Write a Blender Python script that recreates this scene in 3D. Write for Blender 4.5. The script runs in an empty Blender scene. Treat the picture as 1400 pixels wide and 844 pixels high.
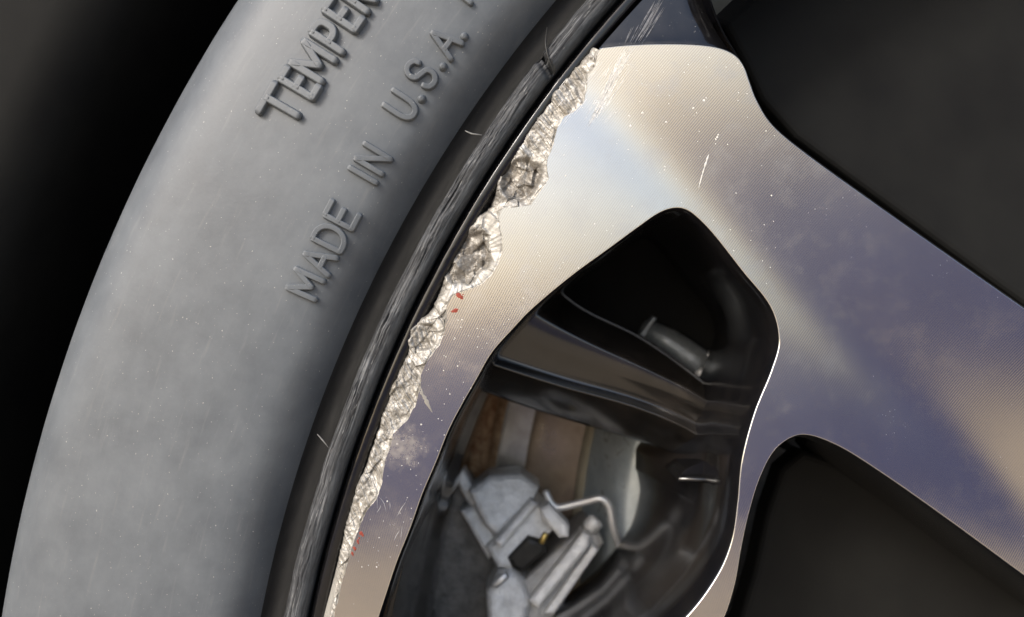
import bpy, math, random
import numpy as np
from mathutils import Vector, geometry

random.seed(7)
rng = np.random.default_rng(7)
scene = bpy.context.scene
col = scene.collection

# ---------------------------------------------------------------- camera
K = 0.00014            # metres per unit; one unit is 0.14 mm on the wheel's front plane
D = 1200.0             # camera distance from the wheel's front plane, in units
cam_data = bpy.data.cameras.new('camera')
cam = bpy.data.objects.new('camera', cam_data)
col.objects.link(cam)
cam.location = (0, -D * K, 0)
cam.rotation_euler = (math.radians(90), 0, 0)
cam_data.sensor_width = 36
cam_data.angle = 2 * math.atan(700 / D)
cam_data.clip_start = 0.005
cam_data.clip_end = 400
cam_data.dof.use_dof = True
cam_data.dof.focus_distance = D * K
cam_data.dof.aperture_fstop = 13.0
scene.camera = cam

# ---------------------------------------------------------------- sky, sun, exposure
SUN_DIR = Vector((-0.54, -0.64, 0.55)).normalized()      # towards the sun
world = bpy.data.worlds.new('World')
scene.world = world
world.use_nodes = True
wn = world.node_tree
bg = wn.nodes['Background']
sky = wn.nodes.new('ShaderNodeTexSky')
sky.sky_type = 'NISHITA'
sky.sun_disc = False
sky.sun_elevation = math.asin(SUN_DIR.z)
sky.sun_rotation = math.atan2(SUN_DIR.x, SUN_DIR.y)
sky.air_density = 1.0
sky.dust_density = 3.0
wn.links.new(sky.outputs[0], bg.inputs[0])
bg.inputs[1].default_value = 0.13
sun_data = bpy.data.lights.new('sun', 'SUN')
sun_data.energy = 1.3
sun_data.angle = math.radians(16)
sun_data.color = (1.0, 0.97, 0.93)
sun = bpy.data.objects.new('sun', sun_data)
sun.rotation_euler = SUN_DIR.to_track_quat('Z', 'Y').to_euler()
sun.location = SUN_DIR * 3
col.objects.link(sun)
scene.view_settings.view_transform = 'Standard'
scene.view_settings.look = 'None'
scene.view_settings.exposure = 0.9
scene.view_settings.gamma = 1.0

# ---------------------------------------------------------------- numbers
CX, CZ = 1509.0, -793.0        # wheel axis in units (x right, z up from the optical axis)
RG = 1828.0                    # radius of the gap between tyre and rim
RO = 1809.0                    # outer radius of the machined face
TYRE_R = RG + 480
GROUND_Z = CZ - TYRE_R


def W(px, py, d=0.0):
    """photograph coordinates at a real depth (units behind the rim's front plane) -> x, y, z in units"""
    f = 1 + d / D
    return np.array([(px - 700) * f, d, (422 - py) * f])


def polar(x, z):
    return np.hypot(x - CX, z - CZ), np.arctan2(z - CZ, x - CX) % (2 * math.pi)


def hash2(i, j, seed):
    n = (i.astype(np.int64) * 374761393 + j.astype(np.int64) * 668265263 + seed * 974634721) & 0xffffffff
    n = ((n ^ (n >> 13)) * 1274126177) & 0xffffffff
    n = n ^ (n >> 16)
    return (n & 0xffff) / 65535.0


def noise2(x, y, seed=0):
    x = np.asarray(x, float); y = np.asarray(y, float)
    i = np.floor(x); j = np.floor(y)
    fx = x - i; fy = y - j
    fx = fx * fx * (3 - 2 * fx); fy = fy * fy * (3 - 2 * fy)
    a = hash2(i, j, seed); b = hash2(i + 1, j, seed)
    c = hash2(i, j + 1, seed); d = hash2(i + 1, j + 1, seed)
    return (a * (1 - fx) + b * fx) * (1 - fy) + (c * (1 - fx) + d * fx) * fy


def fbm(x, y, seed=0, octaves=4, gain=0.5):
    t = 0; a = 1; s = 0
    for k in range(octaves):
        t = t + a * noise2(x * 2 ** k, y * 2 ** k, seed + 17 * k); s += a; a *= gain
    return t / s


def ridged(x, y, seed=0, octaves=4):
    t = 0; a = 1; s = 0
    for k in range(octaves):
        t = t + a * (1 - np.abs(2 * noise2(x * 2 ** k, y * 2 ** k, seed + 31 * k) - 1)); s += a; a *= 0.55
    return t / s


def spline(pts, step=4.0, closed=False):
    """Catmull-Rom through pts, resampled at an even step"""
    p = np.array(pts, float)
    n = len(p)
    out = []
    rngk = range(n if closed else n - 1)
    for k in rngk:
        p0 = p[(k - 1) % n] if closed or k > 0 else 2 * p[0] - p[1]
        p1 = p[k]; p2 = p[(k + 1) % n]
        p3 = p[(k + 2) % n] if closed or k + 2 < n else 2 * p[-1] - p[-2]
        m = max(2, int(np.linalg.norm(p2 - p1) / 1.5))
        t = np.linspace(0, 1, m, endpoint=False)[:, None]
        # centripetal-ish damping of uneven spacing
        d = np.linalg.norm(p2 - p1)
        m1 = (p2 - p0) * d / (np.linalg.norm(p2 - p1) + np.linalg.norm(p1 - p0))
        m2 = (p3 - p1) * d / (np.linalg.norm(p3 - p2) + np.linalg.norm(p2 - p1))
        h = (2 * t**3 - 3 * t**2 + 1) * p1 + (t**3 - 2 * t**2 + t) * m1 + (-2 * t**3 + 3 * t**2) * p2 + (t**3 - t**2) * m2
        out.append(h)
    q = np.vstack(out + ([p[:1]] if closed else [p[-1:]]))
    L = np.r_[0, np.cumsum(np.linalg.norm(np.diff(q, axis=0), axis=1))]
    m = max(2, int(L[-1] / step))
    s = np.linspace(0, L[-1], m + 1)
    r = np.c_[np.interp(s, L, q[:, 0]), np.interp(s, L, q[:, 1])] if q.shape[1] == 2 else np.c_[np.interp(s, L, q[:, 0]), np.interp(s, L, q[:, 1]), np.interp(s, L, q[:, 2])]
    return r[:-1] if closed else r


def inside(poly, x, y):
    c = np.zeros(len(x), bool)
    px, py = poly[:, 0], poly[:, 1]
    j = len(poly) - 1
    for i in range(len(poly)):
        cond = (py[i] > y) != (py[j] > y)
        if cond.any():
            xs = (px[j] - px[i]) * (y - py[i]) / (py[j] - py[i] + 1e-12) + px[i]
            c ^= cond & (x < xs)
        j = i
    return c


# ---------------------------------------------------------------- object helpers
def empty(name, loc, label, cat, group=None):
    o = bpy.data.objects.new(name, None)
    o.empty_display_size = 0.02
    o.location = Vector(loc) * K
    o['label'] = label; o['category'] = cat
    if group: o['group'] = group
    col.objects.link(o)
    return o


def build(name, verts, faces, mat, parent=None, origin=None, smooth=True, uv=None, kind=None, label=None, cat=None):
    """one mesh object; verts are world positions in units"""
    v = np.asarray(verts, float)
    if origin is None:
        origin = np.array(parent.location) / K if parent is not None and parent.parent is None else np.zeros(3)
        if parent is not None and parent.parent is not None:
            origin = (np.array(parent.location) + np.array(parent.parent.location)) / K
    origin = np.asarray(origin, float)
    me = bpy.data.meshes.new(name)
    me.from_pydata(((v - origin) * K).tolist(), [], [list(map(int, f)) for f in faces])
    if smooth:
        me.polygons.foreach_set('use_smooth', [True] * len(me.polygons))
    if uv is not None:
        ul = me.uv_layers.new(name='UVMap')
        vi = np.empty(len(me.loops), np.int32); me.loops.foreach_get('vertex_index', vi)
        ul.data.foreach_set('uv', np.asarray(uv, float)[vi].ravel())
    me.materials.append(mat.m)
    me.update()
    o = bpy.data.objects.new(name, me)
    base = np.zeros(3)
    if parent is not None:
        o.parent = parent
        base = np.array(parent.location)
        if parent.parent is not None:
            base = base + np.array(parent.parent.location)
    o.location = Vector(origin * K - base)
    if kind: o['kind'] = kind
    if label: o['label'] = label
    if cat: o['category'] = cat
    col.objects.link(o)
    return o


def grid_faces(n, m, close_n=False, flip=False):
    """quads of an n x m vertex grid (row major)"""
    i = np.arange(n if close_n else n - 1)[:, None]; j = np.arange(m - 1)[None, :]
    i2 = (i + 1) % n
    a = i * m + j; b = i2 * m + j; c = i2 * m + j + 1; d = i * m + j + 1
    f = np.stack([a, b, c, d] if not flip else [a, d, c, b], -1).reshape(-1, 4)
    return f


def outward(verts, faces, toward):
    """flip all faces so that their mean normal faces 'toward'"""
    v = np.asarray(verts); f = np.asarray(faces)
    n = np.cross(v[f[:, 1]] - v[f[:, 0]], v[f[:, 2]] - v[f[:, 0]])
    c = v[f[:, :3]].mean(1)
    s = np.sum(n * (np.asarray(toward) - c))
    return f if s > 0 else f[:, ::-1]


EYE = np.array([0, -D, 0])


def loft(name, rails, mat, parent, toward=EYE, **kw):
    R = np.array(rails)                       # k x n x 3
    k, n, _ = R.shape
    v = R.reshape(-1, 3)
    f = outward(v, grid_faces(k, n), toward)
    u = np.tile(np.arange(n) * 4.0, k); w = np.repeat(np.arange(k) * 10.0, n)
    return build(name, v, f, mat, parent, uv=np.c_[u, w], **kw)


def lathe(name, prof, mat, parent, thetas, origin, closed=False, disp=None, **kw):
    """prof: (s, y) from RG; disp(u, w, r, y) -> dr, dy"""
    p = np.array(prof, float)
    arc = np.r_[0, np.cumsum(np.hypot(*np.diff(p, axis=0).T))]
    T, S = np.meshgrid(thetas, np.arange(len(p)), indexing='ij')
    r = RG + p[S, 0]; y = p[S, 1].copy(); u = T * RG; w = arc[S]
    if disp is not None:
        dr, dy = disp(u, w, r, y); r = r + dr; y = y + dy
    v = np.stack([CX + r * np.cos(T), y, CZ + r * np.sin(T)], -1).reshape(-1, 3)
    f = grid_faces(len(thetas), len(p), closed)
    return build(name, v, f, mat, parent, origin=origin, uv=np.c_[u.ravel(), w.ravel()], **kw)


def refine(prof, step):
    return spline(prof, step)


def slab(name, pts, d, thick, bev, mat, parent, tilt=(0, 0), label=None, segs=2):
    """outline given on the plane at depth d, real thickness behind it, bevelled front edge.
    tilt: extra depth per unit in x and z"""
    q = np.array([W(a, b, d) for a, b in pts])
    c = q.mean(0)
    xy = q[:, [0, 2]]
    area = 0.5 * np.sum(xy[:, 0] * np.roll(xy[:, 1], -1) - np.roll(xy[:, 0], -1) * xy[:, 1])
    if area < 0: xy = xy[::-1]
    n = len(xy)
    e1 = xy - np.roll(xy, 1, 0); e2 = np.roll(xy, -1, 0) - xy
    e1 /= np.linalg.norm(e1, axis=1)[:, None]; e2 /= np.linalg.norm(e2, axis=1)[:, None]
    n1 = np.c_[-e1[:, 1], e1[:, 0]]; n2 = np.c_[-e2[:, 1], e2[:, 0]]
    mn = n1 + n2; mn = mn / np.maximum(0.35, (np.sum(mn * mn, 1) / 2))[:, None]
    rings = []
    for k in range(segs + 1):
        a = math.pi / 2 * k / segs
        ins = bev * math.sin(a); dep = bev * (1 - math.cos(a)) if False else bev * (1 - math.sin(math.pi / 2 - a) if False else 1 - math.sin(a))
        ins = bev * (1 - math.cos(a))
        rings.append((xy + mn * ins, dep))
    rings = [(xy, thick)] + rings
    v = []
    for r2, dep in rings:
        y = d + dep + (r2[:, 0] - c[0]) * tilt[0] + (r2[:, 1] - c[2]) * tilt[1]
        v.append(np.c_[r2[:, 0], y, r2[:, 1]])
    v = np.vstack(v)
    f = []
    for k in range(len(rings) - 1):
        for i in range(n):
            j = (i + 1) % n
            f.append((k * n + i, k * n + j, (k + 1) * n + j, (k + 1) * n + i))
    f.append(tuple((len(rings) - 1) * n + i for i in range(n)))
    f.append(tuple(range(n))[::-1])
    o = build(name, v, f, mat, parent, smooth=False, label=label)
    return o


def tube(name, pts, rad, mat, parent, seg=14, label=None, flat=1.0, caps=True):
    """round bar through 3-D points (units), radius per point or constant, with domed ends"""
    P = np.array(pts, float); n = len(P)
    rad = np.full(n, rad, float) if np.isscalar(rad) else np.array(rad, float)
    t = np.gradient(P, axis=0); t /= np.linalg.norm(t, axis=1)[:, None]
    up = np.array([0, 1.0, 0]) if abs(t[0][1]) < 0.8 else np.array([1.0, 0, 0])
    if caps:
        P = np.vstack([P[0] - t[0] * rad[0] * 0.25, P, P[-1] + t[-1] * rad[-1] * 0.25])
        t = np.vstack([t[:1], t, t[-1:]]); rad = np.r_[rad[0] * 0.75, rad, rad[-1] * 0.75]; n += 2
    a = np.linspace(0, 2 * math.pi, seg, endpoint=False)
    v = []
    for k in range(n):
        s = np.cross(t[k], up); s /= np.linalg.norm(s); w = np.cross(s, t[k])
        v.append(P[k] + rad[k] * (np.cos(a)[:, None] * s + flat * np.sin(a)[:, None] * w))
    v = np.vstack(v)
    f = []
    for k in range(n - 1):
        for i in range(seg):
            j = (i + 1) % seg
            f.append((k * seg + i, k * seg + j, (k + 1) * seg + j, (k + 1) * seg + i))
    f.append(tuple(range(seg))[::-1]); f.append(tuple((n - 1) * seg + i for i in range(seg)))
    return build(name, v, f, mat, parent, label=label)


# ---------------------------------------------------------------- materials
class M:
    def __init__(self, name, base=(0.5, 0.5, 0.5), rough=0.5, metal=0.0, spec=0.5, coat=0.0, coat_rough=0.05):
        self.m = bpy.data.materials.new(name); self.m.use_nodes = True
        self.t = self.m.node_tree; self.n = self.t.nodes
        self.b = self.n['Principled BSDF']
        self.set('Base Color', (*base, 1)); self.set('Roughness', rough); self.set('Metallic', metal)
        self.set('Specular IOR Level', spec); self.set('Coat Weight', coat); self.set('Coat Roughness', coat_rough)
        self.bump_prev = None

    def set(self, k, v): self.b.inputs[k].default_value = v

    def link(self, a, b): self.t.links.new(a, b)

    def coords(self, kind='Object', scale=(1, 1, 1), rot=(0, 0, 0), loc=(0, 0, 0)):
        c = self.n.new('ShaderNodeTexCoord'); mp = self.n.new('ShaderNodeMapping')
        mp.inputs['Scale'].default_value = scale; mp.inputs['Rotation'].default_value = rot; mp.inputs['Location'].default_value = loc
        self.link(c.outputs[kind], mp.inputs[0]); return mp.outputs[0]

    def noise(self, vec, scale, detail=4, rough=0.6, dist=0.0):
        x = self.n.new('ShaderNodeTexNoise'); x.inputs['Scale'].default_value = scale
        x.inputs['Detail'].default_value = detail; x.inputs['Roughness'].default_value = rough; x.inputs['Distortion'].default_value = dist
        self.link(vec, x.inputs['Vector']); return x.outputs['Fac']

    def ramp(self, fac, stops, interp='LINEAR'):
        r = self.n.new('ShaderNodeValToRGB'); r.color_ramp.interpolation = interp
        e = r.color_ramp.elements
        while len(e) > 1: e.remove(e[-1])
        for k, (p, c) in enumerate(stops):
            q = e[0] if k == 0 else e.new(p)
            q.position = p; q.color = (*c, 1) if not np.isscalar(c) else (c, c, c, 1)
        self.link(fac, r.inputs[0]); return r.outputs[0]

    def mix(self, fac, a, b, mode='MIX'):
        x = self.n.new('ShaderNodeMix'); x.data_type = 'RGBA'; x.blend_type = mode
        for s, v in ((0, fac), (6, a), (7, b)):
            if hasattr(v, 'is_output'): self.link(v, x.inputs[s])
            elif s == 0: x.inputs[s].default_value = v
            else: x.inputs[s].default_value = (*v, 1)
        return x.outputs[2]

    def math(self, op, a, b=0.0):
        x = self.n.new('ShaderNodeMath'); x.operation = op
        for s, v in ((0, a), (1, b)):
            if hasattr(v, 'is_output'): self.link(v, x.inputs[s])
            else: x.inputs[s].default_value = v
        return x.outputs[0]

    def bump(self, h, strength, dist):
        x = self.n.new('ShaderNodeBump'); x.inputs['Strength'].default_value = strength; x.inputs['Distance'].default_value = dist * K
        self.link(h, x.inputs['Height'])
        if self.bump_prev is not None: self.link(self.bump_prev, x.inputs['Normal'])
        self.bump_prev = x.outputs[0]
        self.link(self.bump_prev, self.b.inputs['Normal'])


U = 1 / K      # texture scale: multiply to get 'per unit'

# dusty sidewall rubber
rubber = M('sidewall_rubber', rough=0.5, spec=0.5)
vec = rubber.coords('UV')
cloud = rubber.noise(vec, 1 / 90, 5, 0.65)
fine = rubber.noise(vec, 1 / 5, 3, 0.6)
streak = rubber.noise(rubber.coords('UV', (0.12, 1, 1)), 1 / 9, 4, 0.6)
base = rubber.ramp(cloud, [(0.3, (0.082, 0.092, 0.104)), (0.7, (0.132, 0.145, 0.157))])
base = rubber.mix(rubber.ramp(streak, [(0.58, 0.0), (0.8, 0.35)]), base, (0.20, 0.20, 0.198))
spk = rubber.noise(vec, 1 / 3.2, 1, 0.4)
base = rubber.mix(rubber.ramp(spk, [(0.735, 0.0), (0.78, 0.7)]), base, (0.38, 0.37, 0.35))
rubber.link(base, rubber.b.inputs['Base Color'])
rubber.link(rubber.ramp(cloud, [(0.3, 0.46), (0.7, 0.56)]), rubber.b.inputs['Roughness'])
rubber.bump(fine, 0.16, 1.2)
rubber.bump(rubber.noise(vec, 1 / 26, 3, 0.5), 0.07, 4.0)

# tread rubber, its black painting shade into the valley, and the scuffed protector rib
rib_mat = M('scuffed_rib_rubber', rough=0.62, spec=0.3)
v1 = rib_mat.coords('UV', (0.035, 1, 1))
s1 = rib_mat.noise(v1, 1 / 3.0, 5, 0.65, 0.4)
s2 = rib_mat.noise(rib_mat.coords('UV', (0.12, 1, 1)), 1 / 2.0, 3, 0.6)
big = rib_mat.noise(rib_mat.coords('UV'), 1 / 40, 3, 0.6)
c = rib_mat.ramp(s1, [(0.38, (0.010, 0.010, 0.011)), (0.50, (0.05, 0.053, 0.058)), (0.66, (0.17, 0.175, 0.18))])
c = rib_mat.mix(rib_mat.ramp(s2, [(0.6, 0.0), (0.7, 0.7)]), c, (0.34, 0.34, 0.33))
c = rib_mat.mix(rib_mat.ramp(big, [(0.35, 0.75), (0.6, 0.0)]), c, (0.028, 0.029, 0.031))
suv = rib_mat.n.new('ShaderNodeSeparateXYZ'); rib_mat.link(rib_mat.coords('UV'), suv.inputs[0])
band = rib_mat.math('ADD', suv.outputs[1], rib_mat.math('MULTIPLY', big, 14.0))
bm_ = rib_mat.ramp(rib_mat.math('DIVIDE', band, 100.0), [(0.755, 1.0), (0.80, 0.0)])
smooth_c = rib_mat.ramp(rib_mat.noise(rib_mat.coords('UV', (0.2, 1, 1)), 1 / 6, 5, 0.7), [(0.35, (0.030, 0.033, 0.037)), (0.7, (0.085, 0.092, 0.098))])
c = rib_mat.mix(bm_, c, smooth_c)
rib_mat.link(c, rib_mat.b.inputs['Base Color'])
rib_mat.bump(s1, 0.5, 2.5)

dark_rubber = M('black_rubber', (0.020, 0.020, 0.020), 0.6, spec=0.15)
vv = dark_rubber.coords('UV')
q = dark_rubber.noise(vv, 1 / 4, 2, 0.5)
cc = dark_rubber.mix(dark_rubber.ramp(q, [(0.72, 0.0), (0.8, 0.6)]), (0.020, 0.020, 0.020), (0.12, 0.11, 0.1))
cc = dark_rubber.mix(dark_rubber.ramp(dark_rubber.noise(dark_rubber.coords('UV', (0.3, 1, 1)), 1 / 22, 4), [(0.5, 0.0), (0.8, 0.5)]), cc, (0.05, 0.049, 0.048))
dark_rubber.link(cc, dark_rubber.b.inputs['Base Color'])
dark_rubber.bump(dark_rubber.noise(vv, 1 / 6, 3), 0.25, 1.5)

# diamond-cut aluminium: lathe grooves about the axle
machined = M('diamond_cut_aluminium', (0.7, 0.66, 0.61), 0.2, 1.0, coat=0.15, coat_rough=0.1)
tc = machined.n.new('ShaderNodeTexCoord')
sx = machined.n.new('ShaderNodeSeparateXYZ'); machined.link(tc.outputs['Object'], sx.inputs[0])
rr = machined.math('SQRT', machined.math('ADD', machined.math('POWER', sx.outputs[0], 2.0), machined.math('POWER', sx.outputs[2], 2.0)))
groove = machined.math('SINE', machined.math('MULTIPLY', rr, 2 * math.pi / (3.0 * K)))
ov = machined.coords('Object')
tint = machined.noise(ov, U / 120, 3, 0.5)
fineg = machined.ramp(groove, [(0.0, 0.82), (1.0, 1.0)])
bc = machined.ramp(tint, [(0.3, (0.555, 0.525, 0.50)), (0.7, (0.60, 0.57, 0.545))])
dust = machined.noise(ov, U / 2.6, 2, 0.5)
dustmask = machined.noise(ov, U / 60, 3, 0.6)
dm = machined.math('MULTIPLY', machined.ramp(dust, [(0.70, 0.0), (0.76, 1.0)]), machined.ramp(dustmask, [(0.5, 0.0), (0.7, 0.6)]))
bc = machined.mix(dm, bc, (0.86, 0.85, 0.83))
# hazy scuffed patch and a worn spot near the rash: fixed places on the face
def patch(px, py, rad, lo, hi):
    mp = machined.n.new('ShaderNodeVectorMath'); mp.operation = 'DISTANCE'
    machined.link(tc.outputs['Object'], mp.inputs[0]); mp.inputs[1].default_value = ((px - 700 - 1509) * K, 0, (422 - py + 793) * K)
    e = machined.math('SUBTRACT', 1.0, machined.math('DIVIDE', mp.outputs['Value'], rad * K))
    nz = machined.noise(ov, U / 16, 6, 0.72)
    return machined.ramp(machined.math('ADD', machined.math('MULTIPLY', e, 0.35), machined.math('MULTIPLY', nz, 0.9)), [(lo, 0.0), (hi, 0.5)])
sc_ = machined.math('MAXIMUM', patch(551, 613, 40, 0.50, 0.86), machined.math('MULTIPLY', patch(540, 720, 50, 0.52, 0.9), 0.5))
bc = machined.mix(sc_, bc, (0.72, 0.71, 0.70))
machined.link(bc, machined.b.inputs['Base Color'])
machined.set('Anisotropic', 0.6); machined.set('Anisotropic Rotation', 0.25)
tg = machined.n.new('ShaderNodeTangent'); tg.direction_type = 'RADIAL'; tg.axis = 'Y'
machined.link(tg.outputs[0], machined.b.inputs['Tangent'])
rg = machined.mix(dm, (0.17, 0.17, 0.17), (0.6, 0.6, 0.6))
haze_n = machined.ramp(machined.noise(ov, U / 35, 4, 0.65), [(0.5, 0.0), (0.8, 0.2)])
rg = machined.mix(haze_n, rg, (0.5, 0.5, 0.5)); rg = machined.mix(sc_, rg, (0.62, 0.62, 0.62))
machined.link(rg, machined.b.inputs['Roughness'])
machined.bump(groove, 0.05, 0.25)

edge_alu = M('bright_cut_edge', (0.86, 0.85, 0.82), 0.22, 1.0)

# torn, gouged bare aluminium
rash_mat = M('gouged_aluminium', rough=0.42, metal=1.0)
uvv = rash_mat.coords('UV')
ra = rash_mat.noise(uvv, 1 / 11, 6, 0.7, 0.6)
rb_ = rash_mat.noise(uvv, 1 / 34, 4, 0.6)
ga_ = rash_mat.n.new('ShaderNodeAttribute'); ga_.attribute_name = 'grime'
c = rash_mat.ramp(ra, [(0.34, (0.13, 0.12, 0.10)), (0.45, (0.28, 0.265, 0.24)), (0.63, (0.54, 0.525, 0.49))])
gmask = rash_mat.math('MULTIPLY', ga_.outputs['Fac'], rash_mat.ramp(ra, [(0.3, 1.0), (0.68, 0.35)]))
c = rash_mat.mix(rash_mat.ramp(rb_, [(0.5, 0.0), (0.72, 0.6)]), c, (0.30, 0.27, 0.22))
c = rash_mat.mix(gmask, c, (0.15, 0.132, 0.11))
cl_ = rash_mat.n.new('ShaderNodeAttribute'); cl_.attribute_name = 'clean'
c = rash_mat.mix(rash_mat.math('MULTIPLY', cl_.outputs['Fac'], 0.8), c, (0.47, 0.455, 0.42))
rash_mat.link(c, rash_mat.b.inputs['Base Color'])
rash_mat.link(rash_mat.ramp(ra, [(0.3, 0.8), (0.65, 0.5)]), rash_mat.b.inputs['Roughness'])
rash_mat.set('Metallic', 0.6)
rash_mat.bump(rash_mat.noise(uvv, 1 / 4.0, 3, 0.7), 0.4, 1.2)

# gloss black paint with dust
gloss = M('gloss_black_paint', (0.006, 0.006, 0.007), 0.13, spec=0.45, coat=0.7, coat_rough=0.05)
gv = gloss.coords('Object')
gd = gloss.noise(gv, U / 4, 2, 0.5)
gm = gloss.math('MULTIPLY', gloss.ramp(gd, [(0.70, 0.0), (0.76, 1.0)]), gloss.ramp(gloss.noise(gv, U / 80, 3), [(0.42, 0.0), (0.65, 0.7)]))
gm2 = gloss.ramp(gloss.noise(gv, U / 45, 5, 0.7), [(0.55, 0.0), (0.85, 0.12)])
gc = gloss.mix(gm2, gloss.mix(gm, (0.006, 0.006, 0.007), (0.30, 0.29, 0.27)), (0.12, 0.11, 0.1))
gloss.link(gc, gloss.b.inputs['Base Color'])
gloss.link(gloss.ramp(gloss.noise(gv, U / 60, 4), [(0.35, 0.10), (0.7, 0.26)]), gloss.b.inputs['Roughness'])

dusty_gloss = M('dusty_black_paint', (0.03, 0.026, 0.022), 0.2, spec=0.5, coat=0.8, coat_rough=0.12)
dv = dusty_gloss.coords('Object')
dusty_gloss.link(dusty_gloss.ramp(dusty_gloss.noise(dv, U / 60, 5, 0.65), [(0.35, (0.010, 0.009, 0.008)), (0.7, (0.032, 0.027, 0.023))]), dusty_gloss.b.inputs['Base Color'])

satin = M('satin_black_paint', (0.006, 0.006, 0.007), 0.16, spec=0.4, coat=0.3, coat_rough=0.08)
sv = satin.coords('Object')
satin.link(satin.ramp(satin.noise(sv, U / 50, 5, 0.7), [(0.4, (0.005, 0.005, 0.006)), (0.8, (0.011, 0.010, 0.010))]), satin.b.inputs['Base Color'])
satin.link(satin.ramp(satin.noise(sv, U / 70, 4), [(0.35, 0.16), (0.7, 0.24)]), satin.b.inputs['Roughness'])

matt_black = M('matt_black_plastic', (0.008, 0.008, 0.008), 0.8, spec=0.2)
lin = matt_black.noise(matt_black.coords('Object'), 40, 3)
matt_black.link(matt_black.ramp(lin, [(0.3, (0.006, 0.006, 0.006)), (0.7, (0.012, 0.012, 0.011))]), matt_black.b.inputs['Base Color'])


def simple(name, a, b, scale, rough, metal=0.0, bump=0.0, spec=0.5):
    m = M(name, a, rough, metal, spec)
    o = m.coords('Object')
    nz = m.noise(o, U / scale, 5, 0.65)
    m.link(m.ramp(nz, [(0.32, a), (0.68, b)]), m.b.inputs['Base Color'])
    m.link(m.ramp(nz, [(0.3, min(1, rough + 0.1)), (0.7, max(0.05, rough - 0.06))]), m.b.inputs['Roughness'])
    if bump: m.bump(m.noise(o, U / (scale * 0.25), 4), 0.6, bump)
    return m


cast = simple('cast_caliper_metal', (0.58, 0.58, 0.57), (0.86, 0.86, 0.85), 22, 0.32, 0.3, 4.0)
dark_cast = simple('dark_caliper_metal', (0.10, 0.10, 0.097), (0.20, 0.196, 0.19), 30, 0.40, 0.2, 3.5)
zinc = simple('zinc_bolt_metal', (0.78, 0.78, 0.78), (0.90, 0.90, 0.89), 20, 0.42, 0.7)
pad_mat = simple('black_rubber_boot', (0.010, 0.010, 0.009), (0.022, 0.021, 0.018), 20, 0.5)
mid_cast = simple('grey_caliper_metal', (0.30, 0.29, 0.275), (0.44, 0.43, 0.41), 30, 0.38, 0.2, 3.0)
arm_mat = simple('grey_suspension_metal', (0.16, 0.175, 0.185), (0.27, 0.285, 0.295), 30, 0.35, 0.4, 2.0)
brass = simple('yellow_zinc', (0.55, 0.40, 0.12), (0.68, 0.52, 0.2), 12, 0.35, 1.0)
rust = simple('rusty_iron', (0.20, 0.08, 0.03), (0.55, 0.38, 0.22), 18, 0.75, 0.2, 2.5)
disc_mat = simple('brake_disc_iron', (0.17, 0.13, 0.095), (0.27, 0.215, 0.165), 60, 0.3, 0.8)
highlight_disc = simple('highlight_disc_iron', (0.30, 0.275, 0.25), (0.52, 0.495, 0.46), 70, 0.3, 0.7)  # paler tone paints a sky reflection onto the disc
hat_mat = simple('grey_disc_coating', (0.46, 0.52, 0.55), (0.66, 0.72, 0.74), 40, 0.3, 0.5)
tan_mat = simple('tan_coating', (0.34, 0.29, 0.2), (0.46, 0.40, 0.29), 50, 0.7)
red_mat = simple('red_paint_residue', (0.16, 0.022, 0.012), (0.34, 0.055, 0.028), 3, 0.6)
whisker_mat = simple('grey_rubber_whisker', (0.13, 0.13, 0.125), (0.24, 0.24, 0.23), 5, 0.6)
scratch_mat = simple('scratched_lacquer', (0.50, 0.49, 0.475), (0.74, 0.73, 0.71), 6, 0.55, 0.5)
pocket_scratch = simple('scratched_black_lacquer', (0.10, 0.10, 0.11), (0.26, 0.26, 0.27), 6, 0.5)
dust_mat = simple('pale_dust', (0.62, 0.60, 0.55), (0.8, 0.78, 0.74), 4, 0.9)
ground_mat = M('pale_concrete', rough=0.85)
gg = ground_mat.coords('Object')
ground_mat.link(ground_mat.ramp(ground_mat.noise(gg, 6, 8, 0.7), [(0.3, (0.38, 0.30, 0.20)), (0.7, (0.50, 0.405, 0.285))]), ground_mat.b.inputs['Base Color'])
ground_mat.bump(ground_mat.noise(gg, 120, 4), 0.4, 8)

reflection_mat = M('blue_reflection_tint', rough=0.8)  # blue tint picked for the lavender reflection in the cut metal
ga = reflection_mat.coords('Object')
reflection_mat.link(reflection_mat.ramp(reflection_mat.noise(ga, 30, 8, 0.75), [(0.3, (0.020, 0.023, 0.085)), (0.7, (0.030, 0.034, 0.125))]), reflection_mat.b.inputs['Base Color'])
reflection_mat.bump(reflection_mat.noise(ga, 300, 4), 0.5, 8)

# ---------------------------------------------------------------- setting: ground and wheel arch
gs = 60 / K
build('ground', [(-gs, -gs, GROUND_Z), (gs, -gs, GROUND_Z), (gs, gs, GROUND_Z), (-gs, gs, GROUND_Z)], [(0, 1, 2, 3)], ground_mat, smooth=False, kind='structure')

rz = GROUND_Z + 0.004 / K
build('reflection_strip', [(-gs, -45.0 / K, rz), (gs, -45.0 / K, rz), (gs, -1.45 / K, rz), (-gs, -1.45 / K, rz)], [(0, 1, 2, 3)], reflection_mat, smooth=False, kind='structure')  # unseen strip, added so the machined face reflects a lavender band

AX = (CX, 0, CZ)
full = np.radians(np.linspace(0, 360, 181)[:-1])
th_fine = np.radians(np.arange(137, 172, 0.045))
thetas = np.r_[np.radians(np.arange(-180, 137, 3.0)), th_fine, np.radians(np.arange(172.5, 179, 2.0))]

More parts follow.
